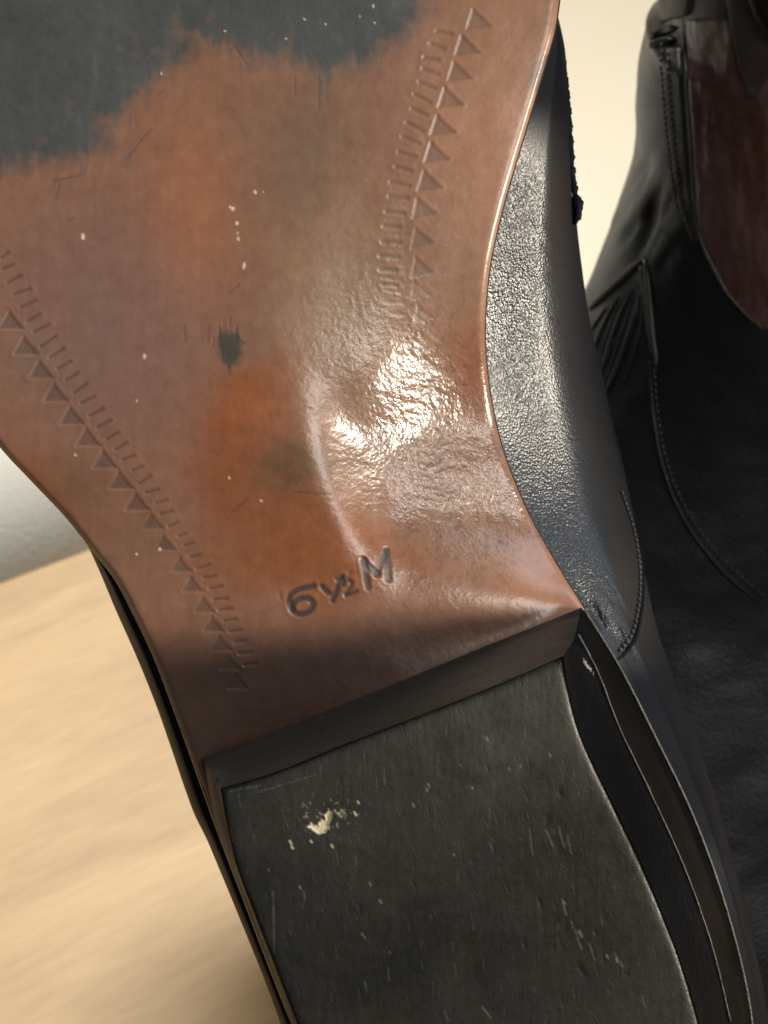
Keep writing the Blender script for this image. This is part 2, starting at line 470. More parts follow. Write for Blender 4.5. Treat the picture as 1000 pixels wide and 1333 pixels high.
C = lay(C, srgb(74, 76, 70), sstep(12, 2, poly_dist(X+4*vnoise(X, Y, 8, 70, 2), Y, [(712, 78), (700, 92), (696, 108), (706, 122), (712, 104)]))*0.6)
rough = rough*(1-cm) + 0.62*cm; grain = grain*(1-cm) + 0.35*cm
Hs += 0.03*cm*vnoise(X, Y, 14, 67, 3)
C = C*(1 + 0.25*cm*sstep(0.3, 0.8, vnoise(X, Y, (4, 40), 69, 3)))[..., None]
C = lay(C, srgb(112, 96, 80), np.clip(cm*sstep(0.2, 0.8, vnoise(X, Y, (16, 70), 71, 4))*sstep(-140, -10, pd), 0, 1)*0.5)

def press(fn, box, depth, dark=0.55, soft=1.6):
    """pressed mark: fn gives distance (negative inside)"""
    m = (X > box[0]-8) & (X < box[2]+8) & (Y > box[1]-8) & (Y < box[3]+8)
    if not m.any(): return
    d = fn(X[m], Y[m])
    k = sstep(soft*1.5, -soft*1.5, d)
    Hs[m] -= 0.3*depth*k
    Hs[m] += 0.3*depth*0.22*np.exp(-((d-3.5)/2.5)**2)
    C[m] = C[m]*(1-(1-dark)*sstep(soft, -soft, d))[:, None]
    if depth > 0.1: rough[m] = rough[m] + 0.22*k
def bb(pts):
    a = np.array(pts); return a[:, 0].min(), a[:, 1].min(), a[:, 0].max(), a[:, 1].max()
def tri(pts, depth=0.3, dark=0.8):
    def f(x, y):
        d = poly_dist(x, y, pts)
        return d
    press(f, bb(pts), depth, dark)
    a, b_, c = pts
    press(lambda x, y: np.minimum(seg_dist(x, y, a, b_), seg_dist(x, y, b_, c)) - 1.5, bb(pts), depth*0.35, 0.87)
def tick(p, q, wd=2.0, depth=0.28, dark=0.52):
    press(lambda x, y: seg_dist(x, y, p, q) - wd, bb([p, q]), depth, dark)

LT = [(12, 405), (31, 438), (51, 469), (70, 499), (91, 529), (134-22, 557), (134, 586), (155, 613), (176, 641), (197, 669), (213, 697), (234, 725), (249, 751), (264, 778), (276, 803), (286, 828), (297, 853), (308, 878)]
for i, (x, y) in enumerate(LT):
    f = 1 if i < 9 else 0.8
    tri([(x, y), (x-13*f, y+23*f), (x+18*f, y+23*f)], 0.3*f, 0.62)
LK = [((2, 335), (10, 329)), ((3, 350), (16, 345)), ((10, 368), (26, 359)), ((18, 383), (38, 376)), ((27, 400), (46, 391)), ((36, 418), (51, 409)), ((44, 432), (63, 423)), ((53, 451), (72, 438)),
      ((65, 465), (82, 454)), ((75, 480), (91, 471)), ((86, 495), (100, 486)), ((96, 511), (112, 500)), ((106, 524), (122, 516)), ((117, 541), (133, 532)), ((127, 556), (143, 547)), ((139, 571), (153, 563)),
      ((150, 585), (164, 577)), ((160, 598), (174, 593)), ((173, 612), (184, 607)), ((181, 629), (195, 620)), ((190, 641), (205, 637)), ((203, 655), (216, 651)), ((209, 669), (224, 665)), ((220, 685), (231, 680)),
      ((232, 698), (241, 695)), ((240, 710), (251, 707)), ((248, 725), (259, 722)), ((257, 740), (272, 735)), ((265, 752), (280, 750)), ((273, 766), (288, 763)), ((278, 780), (295, 779)), ((285, 794), (302, 792)), ((292, 808), (307, 806)), ((299, 822), (314, 820)), ((306, 836), (320, 834)), ((312, 851), (327, 849)), ((319, 866), (333, 864))]
for i, (p, q) in enumerate(LK): tick(p, q, 2.0 if i < 20 else 1.6, 0.28)
RT = [(616, 12), (601, 46), (591, 80), (579, 114), (569, 150), (561, 185), (552, 222), (543, 258), (541, 297), (541, 335)]
for i, (x, y) in enumerate(RT):
    k = 0.25 if i > 6 else 0
    tri([(x, y), (x-8+k*10, y+26), (x+22, y+22-k*12)], 0.22 if i > 5 else 0.27, 0.66 if i else 0.72)
RK = [((569, 41), (588, 45)), ((561, 57), (578, 64)), ((553, 75), (570, 78)), ((551, 90), (570, 97)), ((546, 107), (565, 115)), ((540, 123), (560, 134)), ((537, 142), (555, 150)), ((530, 160), (550, 171)),
      ((524, 178), (545, 187)), ((519, 198), (540, 204)), ((515, 217), (535, 223)), ((509, 237), (532, 242)), ((507, 256), (530, 258)), ((503, 275), (525, 278)), ((500, 294), (520, 296)), ((498, 315), (520, 316)),
      ((495, 333), (518, 335)), ((495, 351), (515, 352)), ((498, 370), (516, 372))]
for p, q in RK: tick(p, q, 2.2, 0.24, 0.66)
for i in range(11):                                   # the right border goes on, almost worn away
    x, y = 539 + 4.5*i, 366 + 31*i + (i > 1)*6
    tri([(x, y), (x-4, y+25), (x+21, y+17)], 0.16, 0.86)
    tick((x-40+1.5*i, y-4), (x-19+1.5*i, y-1), 1.6, 0.13, 0.87); tick((x-38+1.5*i, y+11), (x-17+1.5*i, y+14), 1.6, 0.13, 0.87)
for p, q in [((536, 407), (554, 420)), ((554, 420), (544, 427)), ((537, 443), (556, 454)), ((556, 454), (537, 466)), ((545, 560), (572, 598)), ((572, 598), (600, 560)), ((560, 620), (582, 650)), ((582, 650), (605, 618)), ((572, 672), (590, 700))]:
    tick(p, q, 1.0, 0.12, 0.8)
# faint ruled line between the two stamp rows
for a_, b_ in [((608, 10), (541, 300)), ((541, 300), (533, 380))]:
    press(lambda x, y, a_=a_, b_=b_: seg_dist(x, y, a_, b_) - 0.8, bb([a_, b_]), -0.02, 1.10)

# size mark 6 1/2 M
def stroke(pts, wd, depth=0.26, dark=0.2):
    def f(x, y):
        d = None
        for a_, b_ in zip(pts[:-1], pts[1:]):
            e = seg_dist(x, y, a_, b_); d = e if d is None else np.minimum(d, e)
        return d - wd - 0.9
    press(f, bb(pts), depth, dark, 1.5)
ring = [(394 + 13.5*math.cos(a), 789 + 10.5*math.sin(a) - 0.15*13.5*math.cos(a)) for a in np.linspace(0, 2*math.pi, 17)]
stroke(ring, 2.9)
stroke([(379, 793), (376, 782), (378, 774), (387, 768), (397, 765), (408, 763)], 2.8)
stroke([(419, 763), (423, 768), (428, 772)], 2.6)
stroke([(445, 752), (439, 766), (433, 782)], 2.7)
stroke([(446, 751), (438, 754)], 1.6)
stroke([(447, 762), (449, 757), (454, 755), (458, 758), (457, 763), (453, 769), (450, 774)], 1.5)
stroke([(450, 775), (457, 773), (464, 770)], 1.7)
stroke([(452, 750), (456, 746)], 1.2, 0.2, 0.6)
stroke([(473, 729), (476, 747), (479, 765)], 3.1)
stroke([(473, 729), (482, 740), (491, 747)], 3.3)
stroke([(491, 748), (497, 731), (502, 716)], 3.1)
stroke([(503, 716), (505, 736), (506, 754)], 3.0)
stroke([(364, 772), (365, 779)], 1.3, 0.15, 0.7)

# dark spot with fibres
sd = poly_dist(X + 3*vnoise(X, Y, 6, 80, 2), Y + 6*vnoise(X, Y, (4, 30), 81, 2), [(288, 432), (308, 430), (314, 448), (310, 474), (298, 478), (286, 464), (284, 446)])
mk = sstep(6, -5, sd + 3*vnoise(X, Y, 5, 83, 2)); C = lay(C, srgb(60, 57, 48), mk*0.92); Hs -= 0.05*mk; rough = rough + 0.2*mk
for p, q in [((286, 425), (285, 440)), ((292, 420), (292, 436)), ((300, 414), (300, 436)), ((309, 424), (308, 440)), ((272, 424), (271, 444)), ((279, 440), (278, 452)), ((240, 422), (242, 446)), ((299, 478), (299, 488)),
             ((165, 208), (184, 182)), ((184, 182), (197, 168)), ((205, 124), (212, 118)), ((312, 70), (322, 84)), ((300, 52), (312, 70)), ((416, 105), (416, 142)), ((384, 100), (384, 124)), ((88, 288), (96, 284)), ((298, 382), (312, 370)),
             ((72, 262), (78, 240)), ((70, 236), (104, 228)), ((380, 640), (430, 644)), ((322, 650), (300, 668))]:
    tick(p, q, 0.9, 0.08, 0.6)
# scratches over the worn hump and random hair lines
for p, q in [((562, 555), (575, 538)), ((566, 580), (580, 560)), ((575, 610), (589, 592)), ((545, 585), (560, 566)), ((618, 703), (630, 684)), ((600, 680), (612, 664)), ((582, 706), (592, 697)), ((540, 548), (552, 530)), ((600, 640), (612, 622)),
             ((498, 540), (535, 526)), ((412, 551), (430, 543)), ((382, 640), (392, 622)), ((625, 726), (640, 712)), ((560, 505), (572, 492)), ((640, 668), (652, 650)), ((520, 600), (548, 588)), ((585, 575), (560, 592)), ((596, 602), (575, 622))]:
    tick(p, q, 0.8, 0.10, 0.95)
    press(lambda x, y, a_=(p[0]+1.6, p[1]+1.2), b_=(q[0]+1.6, q[1]+1.2): seg_dist(x, y, a_, b_) - 0.7, bb([p, q]), -0.10, 1.5)
for _ in range(90):
    x, y = RNG.uniform(440, 720), RNG.uniform(400, 760); a = RNG.uniform(-1.2, -0.4) if RNG.random() < 0.6 else RNG.uniform(0.6, 1.4); L = RNG.uniform(5, 20)
    tick((x, y), (x+L*math.cos(a), y+L*math.sin(a)), 0.5, RNG.uniform(0.02, 0.06), RNG.uniform(0.8, 1.25))
for _ in range(110):
    x, y = RNG.uniform(10, 700), RNG.uniform(20, 960); a = RNG.normal(1.5, 0.3); L = RNG.uniform(4, 24)
    tick((x, y), (x+L*math.cos(a), y+L*math.sin(a)), 0.5, 0.03, RNG.uniform(0.82, 1.12))
# pale nicks
for (x, y, r) in [(108, 308, 3.2), (303, 272, 2.6), (300, 270, 2), (308, 291, 2.3), (309, 303, 2), (310, 311, 2.4), (318, 345, 2.6), (317, 349, 2), (332, 250, 2.6), (343, 250, 1.2), (178, 622-100, 1.5), (188, 464, 3), (98, 592, 1.8), (298, 722-100, 1.6), (178, 722, 2), (208, 715, 2.4), (340, 652, 1.6),
                  (210, 96, 1.5), (396, 25, 1.6), (423, 31, 1.2), (486, 8, 2), (468, 20, 1.3), (488, 30, 1.3), (372, 50, 1.5), (293, 40, 1.4)]:
    local(X, Y, (x-8, y-9, x+8, y+9), lambda xx, yy: sstep(r*1.1, r*0.4, np.hypot(xx-x, (yy-y)*0.7) + 0.8*vnoise(xx, yy, 2.2, int(x))), mk := np.zeros_like(X), lambda o_, n_: n_)
    C = lay(C, srgb(238, 214, 196), mk*0.9); Hs += 0.05*mk

C = np.clip(C*0.80*np.array([0.985, 1.0, 0.99]), 0.003, 0.9)
boot = thing('boot', 'black leather boot turned sole up, tan leather sole stamped 6½ M and worn black heel', 'boot', P(560, 1450, -150), 'pair of black leather boots')
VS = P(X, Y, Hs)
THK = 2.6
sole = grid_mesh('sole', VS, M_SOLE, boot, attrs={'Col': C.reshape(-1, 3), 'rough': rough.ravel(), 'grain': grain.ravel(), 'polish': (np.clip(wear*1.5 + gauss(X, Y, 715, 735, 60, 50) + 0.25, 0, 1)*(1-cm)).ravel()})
sole['label'] = 'tan leather sole with stamped triangle borders and a charcoal worn patch'
# rim of the sole: rounded dark edge both sides
def rim_strip(side):
    idx = 0 if side < 0 else -1
    yy = rows[::4] if len(rows[::4]) else rows
    sel = np.arange(0, len(rows), 3)
    x = X[sel, idx]; y = Y[sel, idx]; h = Hs[sel, idx]
    sg = side
    prof = [(-0.2, 0.02), (0.9, -0.12), (1.8, -0.7), (1.9, -1.6), (1.2, -2.4), (-3.0, -2.8), (-18, -2.9)]
    V = np.stack([P(x + sg*a, y, h + b_) for a, b_ in prof], 1)
    if sg > 0: V = V[:, ::-1]
    return V
for sd_ in (-1, 1):
    o = grid_mesh('sole_edge', rim_strip(sd_), M_EDGE, sole)
# hidden back of the sole
grid_mesh('midsole', P(X[::12, ::20], Y[::12, ::20], Hs[::12, ::20] - 2.85)[:, ::-1], M_EDGE, boot)

# --- upper
xoR = interp([(-900, 330), (-840, 430), (-600, 640), (-400, 700), (-200, 720), (0, 722), (60, 735), (130, 740), (200, 744), (260, 749), (300, 752), (350, 758), (400, 765), (500, 786), (600, 808), (700, 830), (760, 842), (820, 856),
              (880, 876), (960, 906), (1060, 938), (1200, 975), (1320, 1000), (1400, 1008), (1500, 985), (1600, 920), (1690, 740), (1720, 690)])
xoL = interp([(-900, 300), (-840, 230), (-600, 40), (-400, -60), (-200, -110), (0, -130), (200, -100), (400, -40), (500, 5), (580, 42), (640, 74), (680, 98), (712, 115), (740, 128), (790, 149), (860, 180), (920, 204), (980, 225),
              (1030, 242), (1062, 254), (1090, 268), (1130, 285), (1210, 318), (1290, 350), (1340, 368), (1500, 440), (1600, 520), (1690, 620), (1720, 670)])
Hb = interp([(-900, -12), (-600, -35), (-200, -50), (200, -70), (500, -110), (700, -150), (1000, -160), (1600, -158), (1720, -150)])
ur = np.concatenate([np.arange(-900, 20, 40.0), np.arange(20, 1400, 4.0), np.arange(1400, 1721, 20.0)])
sides = []
eh = np.interp(ur, rows, Hs[:, -1]); ehl = np.interp(ur, rows, Hs[:, 0])
def gsm(a_):
    k_ = np.exp(-(np.subtract.outer(ur, ur)/170.0)**2); k_ /= k_.sum(1, keepdims=True)
    return k_ @ a_
eh = gsm(eh) - 0.8
def side_curve(xs, xo, h0, depth, n=46):
    out = []
    for i in range(n):
        t0 = 0.42; t = t0 + i/(n-1)*(math.pi/2-t0)
        s_ = math.sin(i/(n-1)*math.pi/2)
        W = np.abs(xo-xs)*MMPX; k_ = max((s_-0.5)/0.5, 0)
        lin = np.minimum(0.52*W*s_, depth*0.8*s_)
        out.append((xs + (xo-xs)*s_, h0 - lin - (depth - np.minimum(0.52*W, depth*0.8))*(1-math.sqrt(max(0, 1-k_*k_)))))
    return out
XS, HSs = [], []
inR = xsR(ur) - 2; inL = xsL(ur) + 2
oR = xoR(ur); oL = xoL(ur); hb = Hb(ur)
depR = np.interp(ur, [0, 60, 300, 600, 800, 1200], [8, 20, 26, 28, 26, 22])
depR = gsm(depR)
right = side_curve(inR, oR, eh-2.4, depR)
left = side_curve(inL, oL, ehl-2.4, depR*0.8)
back = []
for i in range(1, 14):
    t = i/13
    back.append((oR - (oR-oL)*0.10*t**1.5, (eh-2.4-depR)*(1-t) + hb*t))
backL = [(oL + (oR-oL)*0.10*(i/13)**1.5, (ehl-2.4-depR*0.8)*(1-i/13) + hb*i/13) for i in range(1, 14)]
mid = [((oR*0.9+oL*0.1)*(1-t) + (oL*0.9+oR*0.1)*t, hb - 6*math.sin(math.pi*t)*np.ones_like(hb)) for t in np.linspace(0.05, 0.95, 12)]
ring_ = left[::-1]
sec = right + back + mid + backL[::-1] + left[::-1]
XU = np.stack([a for a, _ in sec], 1); HU = np.stack([b_ for _, b_ in sec], 1)
YU = np.broadcast_to(ur[:, None], XU.shape).copy()
# wrinkles near the heel corner of the upper, gentle folds higher up
wr = np.exp(-((XU-800)/60)**2 - ((YU-810)/70)**2)
cR = (XU-760)*0.88 - (YU-790)*0.47
HU += 1.3*wr*vnoise(cR, (XU-760)*0.47+(YU-790)*0.88, (13, 90), 90, 3)
fo = np.exp(-((XU-700)/60)**2 - ((YU-330)/60)**2)
HU += 0.22*fo*vnoise((XU*0.8-YU*0.6), (XU*0.6+YU*0.8), (10, 80), 92, 2)
HU += 0.12*vnoise(XU, YU, 60, 91, 2)*np.exp(-((HU+15)/20)**2)
gU = 0.15 + 1.0*np.exp(-((XU-672-np.maximum(YU-480, 0)*0.27)/62.0)**2) * sstep(120, 260, YU)*sstep(900, 780, YU)
gU += 0.55*np.exp(-((XU-775)/45)**2 - ((YU-790)/60)**2)
VU = P(XU, YU, HU)
upper = grid_mesh('upper', VU, M_UPPER, boot, attrs={'grain': gU.ravel()})

def bvh_of(Vg):
    nr, nc, _ = Vg.shape
    vs = [tuple(p) for p in Vg.reshape(-1, 3)]
    fs = [(r*nc+c, (r+1)*nc+c, (r+1)*nc+c+1, r*nc+c+1) for r in range(nr-1) for c in range(nc-1)]
    return BVHTree.FromPolygons(vs, fs)
B1 = bvh_of(VU)
def cast(B, px, py, off=0.0, fallback=None):
    d = Vector(P(px, py, 0) - CAM).normalized()
    loc, nrm, _, dist = B.ray_cast(Vector(CAM), d)
    if loc is None:
        return None
    if nrm.dot(d) > 0: nrm = -nrm
    return np.array(loc + nrm*off)
def cast_path(B, pts, off=0.0, step=6.0):
    pts = np.array(pts, float)
    L = np.concatenate([[0], np.cumsum(np.hypot(*np.diff(pts, axis=0).T))])
    n = max(2, int(L[-1]/step))
    f = [interp(list(zip(L, pts[:, k]))) if len(pts) > 2 else (lambda q, k=k: np.interp(q, L, pts[:, k])) for k in (0, 1)]
    q = np.linspace(0, L[-1], n)
    out = [cast(B, float(f[0](np.array(a))), float(f[1](np.array(a))), off) for a in q]
    return [o for o in out if o is not None]
def seam(B, name, pts, rad, mat, parent, off=0.0, step=6.0, kind=None):
    pa = cast_path(B, pts, off, step)
    if len(pa) < 2: return None
    q = np.linspace(0, 1, len(pa)); prof_ = np.clip(np.minimum(q, 1-q)/0.18, 0.12, 1)**0.6
    V, F = tube_verts(pa, rad*prof_)
    return link_mesh(name, V, F, mat, parent)
def stitches(B, name, pts, rad, mat, parent, off=0.2, pitch=7.0, fill=0.65):
    pa = np.array(cast_path(B, pts, off, pitch/3))
    if len(pa) < 4: return None
    parts = []
    for i in range(0, len(pa)-2, 3):
        a, b_ = pa[i], pa[i] + (pa[i+2]-pa[i])*1.0
        m_ = (a+b_)/2
        nrm = (CAM - m_); nrm /= np.linalg.norm(nrm)
        path = [a - nrm*rad*0.8, a*0.75+b_*0.25 + nrm*rad*0.2, m_ + nrm*rad*0.4, a*0.25+b_*0.75 + nrm*rad*0.2, b_ - nrm*rad*0.8]
        parts.append(tube_verts(path, [rad*0.6, rad, rad, rad, rad*0.6], 6))
    V, F = join_parts(parts)
    o = link_mesh(name, V, F, mat, parent); o['kind'] = 'stuff'
    return o

# edge binding of the upper at the right silhouette
bind_px = [(724, 40), (731, 80), (737, 130), (741, 190), (745, 240), (751, 268), (752, 278), (748, 292)]
bp_ = [P(x, y, -24) for x, y in bind_px]
def smooth_path(pts, n):
    pts = np.array(pts, float); L = np.concatenate([[0], np.cumsum(np.linalg.norm(np.diff(pts, axis=0), axis=1))])
    fs = [interp(list(zip(L, pts[:, k]))) for k in range(3)]
    q = np.linspace(0, L[-1], n)
    return np.stack([f(q) for f in fs], 1)
bpath = smooth_path(bp_, 90)
rr = 0.75 + 0.12*np.sin(np.arange(90)*0.9) + 0.15*RNG.uniform(-1, 1, 90); rr[77:83] += 0.3; rr[-3:] *= 0.6
V, F = tube_verts(bpath, rr, 8); link_mesh('edge_binding', V, F, M_UPPER, boot)
parts = []
for i in range(2, 76, 3):
    a, b_ = bpath[i], bpath[i+2]; o_ = -FWD*0.75 - RIGHT*0.5 - 0.15
    parts.append(tube_verts([a+o_*0.8, (a+b_)/2+o_*1.15, b_+o_*0.8], [0.2, 0.34, 0.2], 6))
V, F = join_parts(parts); o = link_mesh('stitching', V, F, M_BIND, boot); o['kind'] = 'stuff'
# curved seam of the quarter
stitches(B1, 'stitching', [(808, 640), (824, 690), (832, 740), (830, 790), (820, 830), (804, 850)], 0.28, M_THREAD, boot)
seam(B1, 'panel_edge', [(770, 430), (784, 500), (800, 570), (818, 630), (831, 690), (837, 745), (834, 800), (822, 840), (802, 858), (786, 846)], 0.45, M_UPPER, boot, -0.1)
# torn fold at the left by the heel
nub = [P(x, y, -14) for x, y in [(250, 1030), (253, 1042), (259, 1052), (266, 1064), (273, 1078), (282, 1090)]]
V, F = tube_verts(smooth_path(nub, 24), np.interp(np.arange(24), [0, 5, 9, 14, 18, 23], [0.15, 0.8, 0.5, 0.8, 0.6, 0.15]), 8)
link_mesh('leather_fold', V, F, M_UPPER, boot)

# --- heel
HB = [(262, 988), (300, 974), (350, 955), (430, 924), (500, 896), (560, 871), (620, 846), (690, 818), (757, 791)]
def contour(front, rightc, backc, leftc, n=(60, 90, 60, 90)):
    out = []
    for pts, k in zip((front, rightc, backc, leftc), n):
        pts = np.array(pts, float); L = np.concatenate([[0], np.cumsum(np.hypot(*np.diff(pts, axis=0).T))])
        q = np.linspace(0, L[-1], k, endpoint=False)
        out.append(np.stack([interp(list(zip(L, pts[:, j])))(q) if len(pts) > 2 else np.interp(q, L, pts[:, j]) for j in (0, 1)], 1))
    return np.concatenate(out)
baseC = contour(HB, [(757, 791), (800, 862), (851, 961), (899, 1061), (948, 1200), (972, 1300), (982, 1400)],
                [(982, 1400), (960, 1500), (880, 1610), (740, 1680), (590, 1640), (490, 1560), (430, 1450)], [(430, 1450), (386, 1350), (356, 1270), (314, 1160), (287, 1090), (262, 988)])
midC = contour([(276, 1012), (350, 990), (450, 950), (550, 908), (650, 866), (752, 824)], [(752, 824), (776, 872), (800, 935), (845, 1030), (890, 1130), (925, 1230), (950, 1333), (958, 1400)],
               [(958, 1400), (940, 1500), (860, 1600), (740, 1660), (600, 1630), (500, 1560), (432, 1450)], [(432, 1450), (390, 1350), (358, 1265), (318, 1160), (292, 1095), (276, 1012)])
topFront = [(287, 1026), (350, 1008), (450, 968), (550, 930), (650, 890), (733, 854)]
topR = [(733, 854), (738, 885), (752, 945), (775, 1000), (800, 1050), (830, 1112), (860, 1182), (890, 1262), (911, 1333), (925, 1400)]
topL = [(435, 1450), (392, 1345), (357, 1255), (332, 1192), (307, 1122), (294, 1065), (287, 1026)]
topB = [(925, 1400), (912, 1500), (840, 1590), (730, 1640), (610, 1620), (505, 1550), (435, 1450)]
topC = contour(topFront, topR, topB, topL)
heel = bpy.data.objects.new('heel', None)
HH = 28.0
def rnd(c, k=4):
    return sum(np.roll(c, j, 0) for j in range(-k, k+1))/(2*k+1)
midC = rnd(midC)
def loop(c, h, jit=0.0, seed=0):
    n = len(c)
    a = np.arange(n)
    hv = h + (jit*vnoise(a*1.0, a*0+5.0, 6, seed, 2) if jit else 0)
    return P(c[:, 0], c[:, 1], hv*np.ones(n))
M_BREAST = leather('worn_charcoal_edge', (0.010, 0.0105, 0.009), 0.5, grain=900, bump=0.35, dist=0.0003, spec=0.15, mottle=0.3)
def loft(name, loops, mat, parent, front=None):
    A = np.stack(loops + [], 0)
    A = np.concatenate([A, A[:, :1]], 1)
    o = grid_mesh(name, A[:, 60:], mat, parent)
    grid_mesh(front, A[:, :61], M_BREAST, o if parent is boot else parent)
    return o
lv = []
lv.append(loop(baseC, -9.0))
lv.append(loop(baseC, 1.2))
c1 = baseC*0.8 + midC*0.2; lv.append(loop(c1, 2.2))
for t in (0.3, 0.5, 0.7, 0.9):
    lv.append(loop(baseC*(1-t) + midC*t + 1.2*np.sin(np.arange(300)*0.05)[:, None]*0, 18.5*t + 1.0, 0.1, 5))
lv.append(loop(midC, 19.0)); 
stack = loft('heel', lv, M_HEEL, boot, 'heel_breast')
stack['label'] = 'stacked black heel with scuffed sides'
lift_low = loop(midC*0.97+topC*0.03, 19.0)
ll = [loop(midC*0.9+topC*0.1, 18.6), loop(midC*0.995+topC*0.005, 19.3, 0.05, 3), loop(midC*0.85+topC*0.15, 21.0, 0.08, 4), loop(midC*0.3+topC*0.7, 25.5, 0.1, 6), loop(midC*0.08+topC*0.92, HH-0.9), loop(midC*0.03+topC*0.97, HH-0.35), loop(topC, HH-0.05)]
loft('heel_lift', ll, M_HEEL, stack, 'lift_edge')

# tread face, dense
tL = contour([(287, 1026), (294, 1065), (307, 1122), (332, 1192), (357, 1255), (392, 1345), (435, 1450)], [(0, 0), (0, 1)], [(0, 0), (0, 1)], [(0, 0), (0, 1)], (400, 1, 1, 1))[:400]
def resample(pts, n):
    pts = np.array(pts, float); L = np.concatenate([[0], np.cumsum(np.hypot(*np.diff(pts, axis=0).T))])
    q = np.linspace(0, L[-1], n)
    return np.stack([interp(list(zip(L, pts[:, j])))(q) for j in (0, 1)], 1)
NR2, NC2 = 460, 440
Lc = resample(topL[::-1] + [(505, 1550), (610, 1620)], NR2); Rc = resample(topR + [(912, 1500), (840, 1590), (730, 1640)], NR2)
s2 = np.linspace(0, 1, NC2)[None, :, None]
G = Lc[:, None]*(1-s2) + Rc[:, None]*s2
fr = resample(topFront, NC2)
G += (fr - G[0])[None]*np.exp(-np.arange(NR2)/6.0)[:, None, None]
Gx, Gy = G[..., 0], G[..., 1]
ed2 = np.minimum(np.minimum(np.arange(NC2)[None, :], (NC2-1-np.arange(NC2))[None, :])*1.1, np.arange(NR2)[:, None]*1.2)
Ht = HH + 0.15*vnoise(Gx, Gy, 90, 100, 2) + 0.02*vnoise(Gx, Gy, (6, 30), 101, 3) + 0.012*vnoise(Gx, Gy, 5, 102)
Ht -= 0.5*np.exp(-ed2/4.0) + 0.35*np.exp(-(np.arange(NR2)/14.0))[:, None]
CT = np.ones(Gx.shape + (3,))*srgb(66, 66, 60)
CT = lay(CT, srgb(98, 98, 88), gauss(Gx, Gy, 650, 950, 190, 100, -20)*0.85)  # soft sheen near the heel front, painted as a lighter tone
CT = lay(CT, srgb(46, 46, 38), np.clip(gauss(Gx, Gy, 500, 1250, 160, 110)*0.8, 0, 1))
CT = lay(CT, srgb(52, 46, 38), np.clip(gauss(Gx, Gy, 740, 1150, 110, 110)*1.0 + 0.4*vnoise(Gx, Gy, 25, 110, 3)*gauss(Gx, Gy, 740, 1180, 140, 140), 0, 1)*0.8)
CT = lay(CT, srgb(66, 46, 40), sstep(0.2, 0.7, vnoise(Gx, Gy, (14, 50), 111, 3))*gauss(Gx, Gy, 745, 1130, 80, 120)*0.8)
CT = lay(CT, srgb(58, 54, 34), sstep(0.2, 0.6, vnoise(Gx, Gy, 45, 116, 3))*0.35)
CT *= (1 + 0.10*vnoise(Gx, Gy, (7, 60), 112, 4) + 0.30*vnoise(Gx, Gy, 60, 113, 5) + 0.12*vnoise(Gx, Gy, 14, 117, 3))[..., None]
def tscr(p, q, wd, col, a=0.7, dep=0.05):
    m_ = (Gx > min(p[0], q[0])-6) & (Gx < max(p[0], q[0])+6) & (Gy > min(p[1], q[1])-6) & (Gy < max(p[1], q[1])+6)
    if not m_.any(): return
    d = seg_dist(Gx[m_], Gy[m_], p, q) + 0.7*vnoise(Gx[m_], Gy[m_], 3, 7); k = sstep(wd+0.9, wd-0.6, d)
    CT[m_] = CT[m_]*(1-a*k)[:, None] + np.asarray(col)*(a*k)[:, None]; Ht[m_] -= dep*k
pale = srgb(214, 204, 172); grey = srgb(128, 128, 122)
# chipped pale cluster
chip = poly_dist(Gx+4*vnoise(Gx, Gy, 5, 120, 2), Gy+4*vnoise(Gx, Gy, 5, 121, 2), [(402, 1072), (408, 1070), (416, 1076), (424, 1062), (428, 1054), (434, 1056), (432, 1068), (426, 1082), (416, 1086), (408, 1082)])
k = sstep(2, -1.5, chip); CT = lay(CT, srgb(226, 212, 176), k*0.95); Ht -= 0.25*k
halo = gauss(Gx, Gy, 425, 1060, 36, 26)*sstep(0.35, 0.6, vnoise(Gx, Gy, 4.5, 122, 2)); CT = lay(CT, pale, halo*0.6)
Ht -= 0.2*gauss(Gx, Gy, 418, 1060, 14, 14)
for (x, y, r) in [(436, 1056, 2), (462, 1059, 3), (466, 1044, 2), (405, 1095, 2), (432, 1101, 2), (378, 1096, 2.5), (380, 1103, 2), (538, 1047, 2.6), (558, 1022, 3), (556, 1028, 2), (391, 1155, 2.6), (482, 1150, 2), (495, 1173, 3), (634, 961, 2.4), (716, 983, 2.2), (663, 1001, 2), (678, 997, 2), (615, 1025, 2), (592, 1113, 1.5), (475, 1221, 1.5), (508, 1240, 1.4), (472, 1216, 1.4),
                  (755, 1215, 4), (790, 1245, 3), (803, 1250, 2.5), (735, 1175, 2.4), (600, 996, 1.4), (350, 1132, 1.5)]:
    tscr((x, y-r*0.5), (x+0.6*r, y+r*0.7), r*0.55, pale if 370 < x < 470 and y < 1110 else grey*1.3, 0.65)
for p, q in [((356, 1160), (358, 1240)), ((288, 1040), (296, 1075)), ((300, 1075), (304, 1095)), ((501, 1000), (502, 1022)), ((396, 1160), (398, 1172)), ((745, 1200), (758, 1235)), ((768, 1228), (775, 1250)), ((800, 1240), (812, 1258)), ((340, 1030), (412, 1008)), ((712, 1080), (720, 1100)), ((728, 1075), (735, 1102)), ((740, 1085), (744, 1110)), ((690, 1078), (694, 1112)),
             ((732, 1170), (738, 1190)), ((628, 1310), (640, 1325)), ((580, 1315), (584, 1328)), ((475, 1278), (478, 1290)), ((300, 1030), (340, 1022)), ((754, 880), (760, 940))]:
    tscr(p, q, 0.9, grey, 0.55)
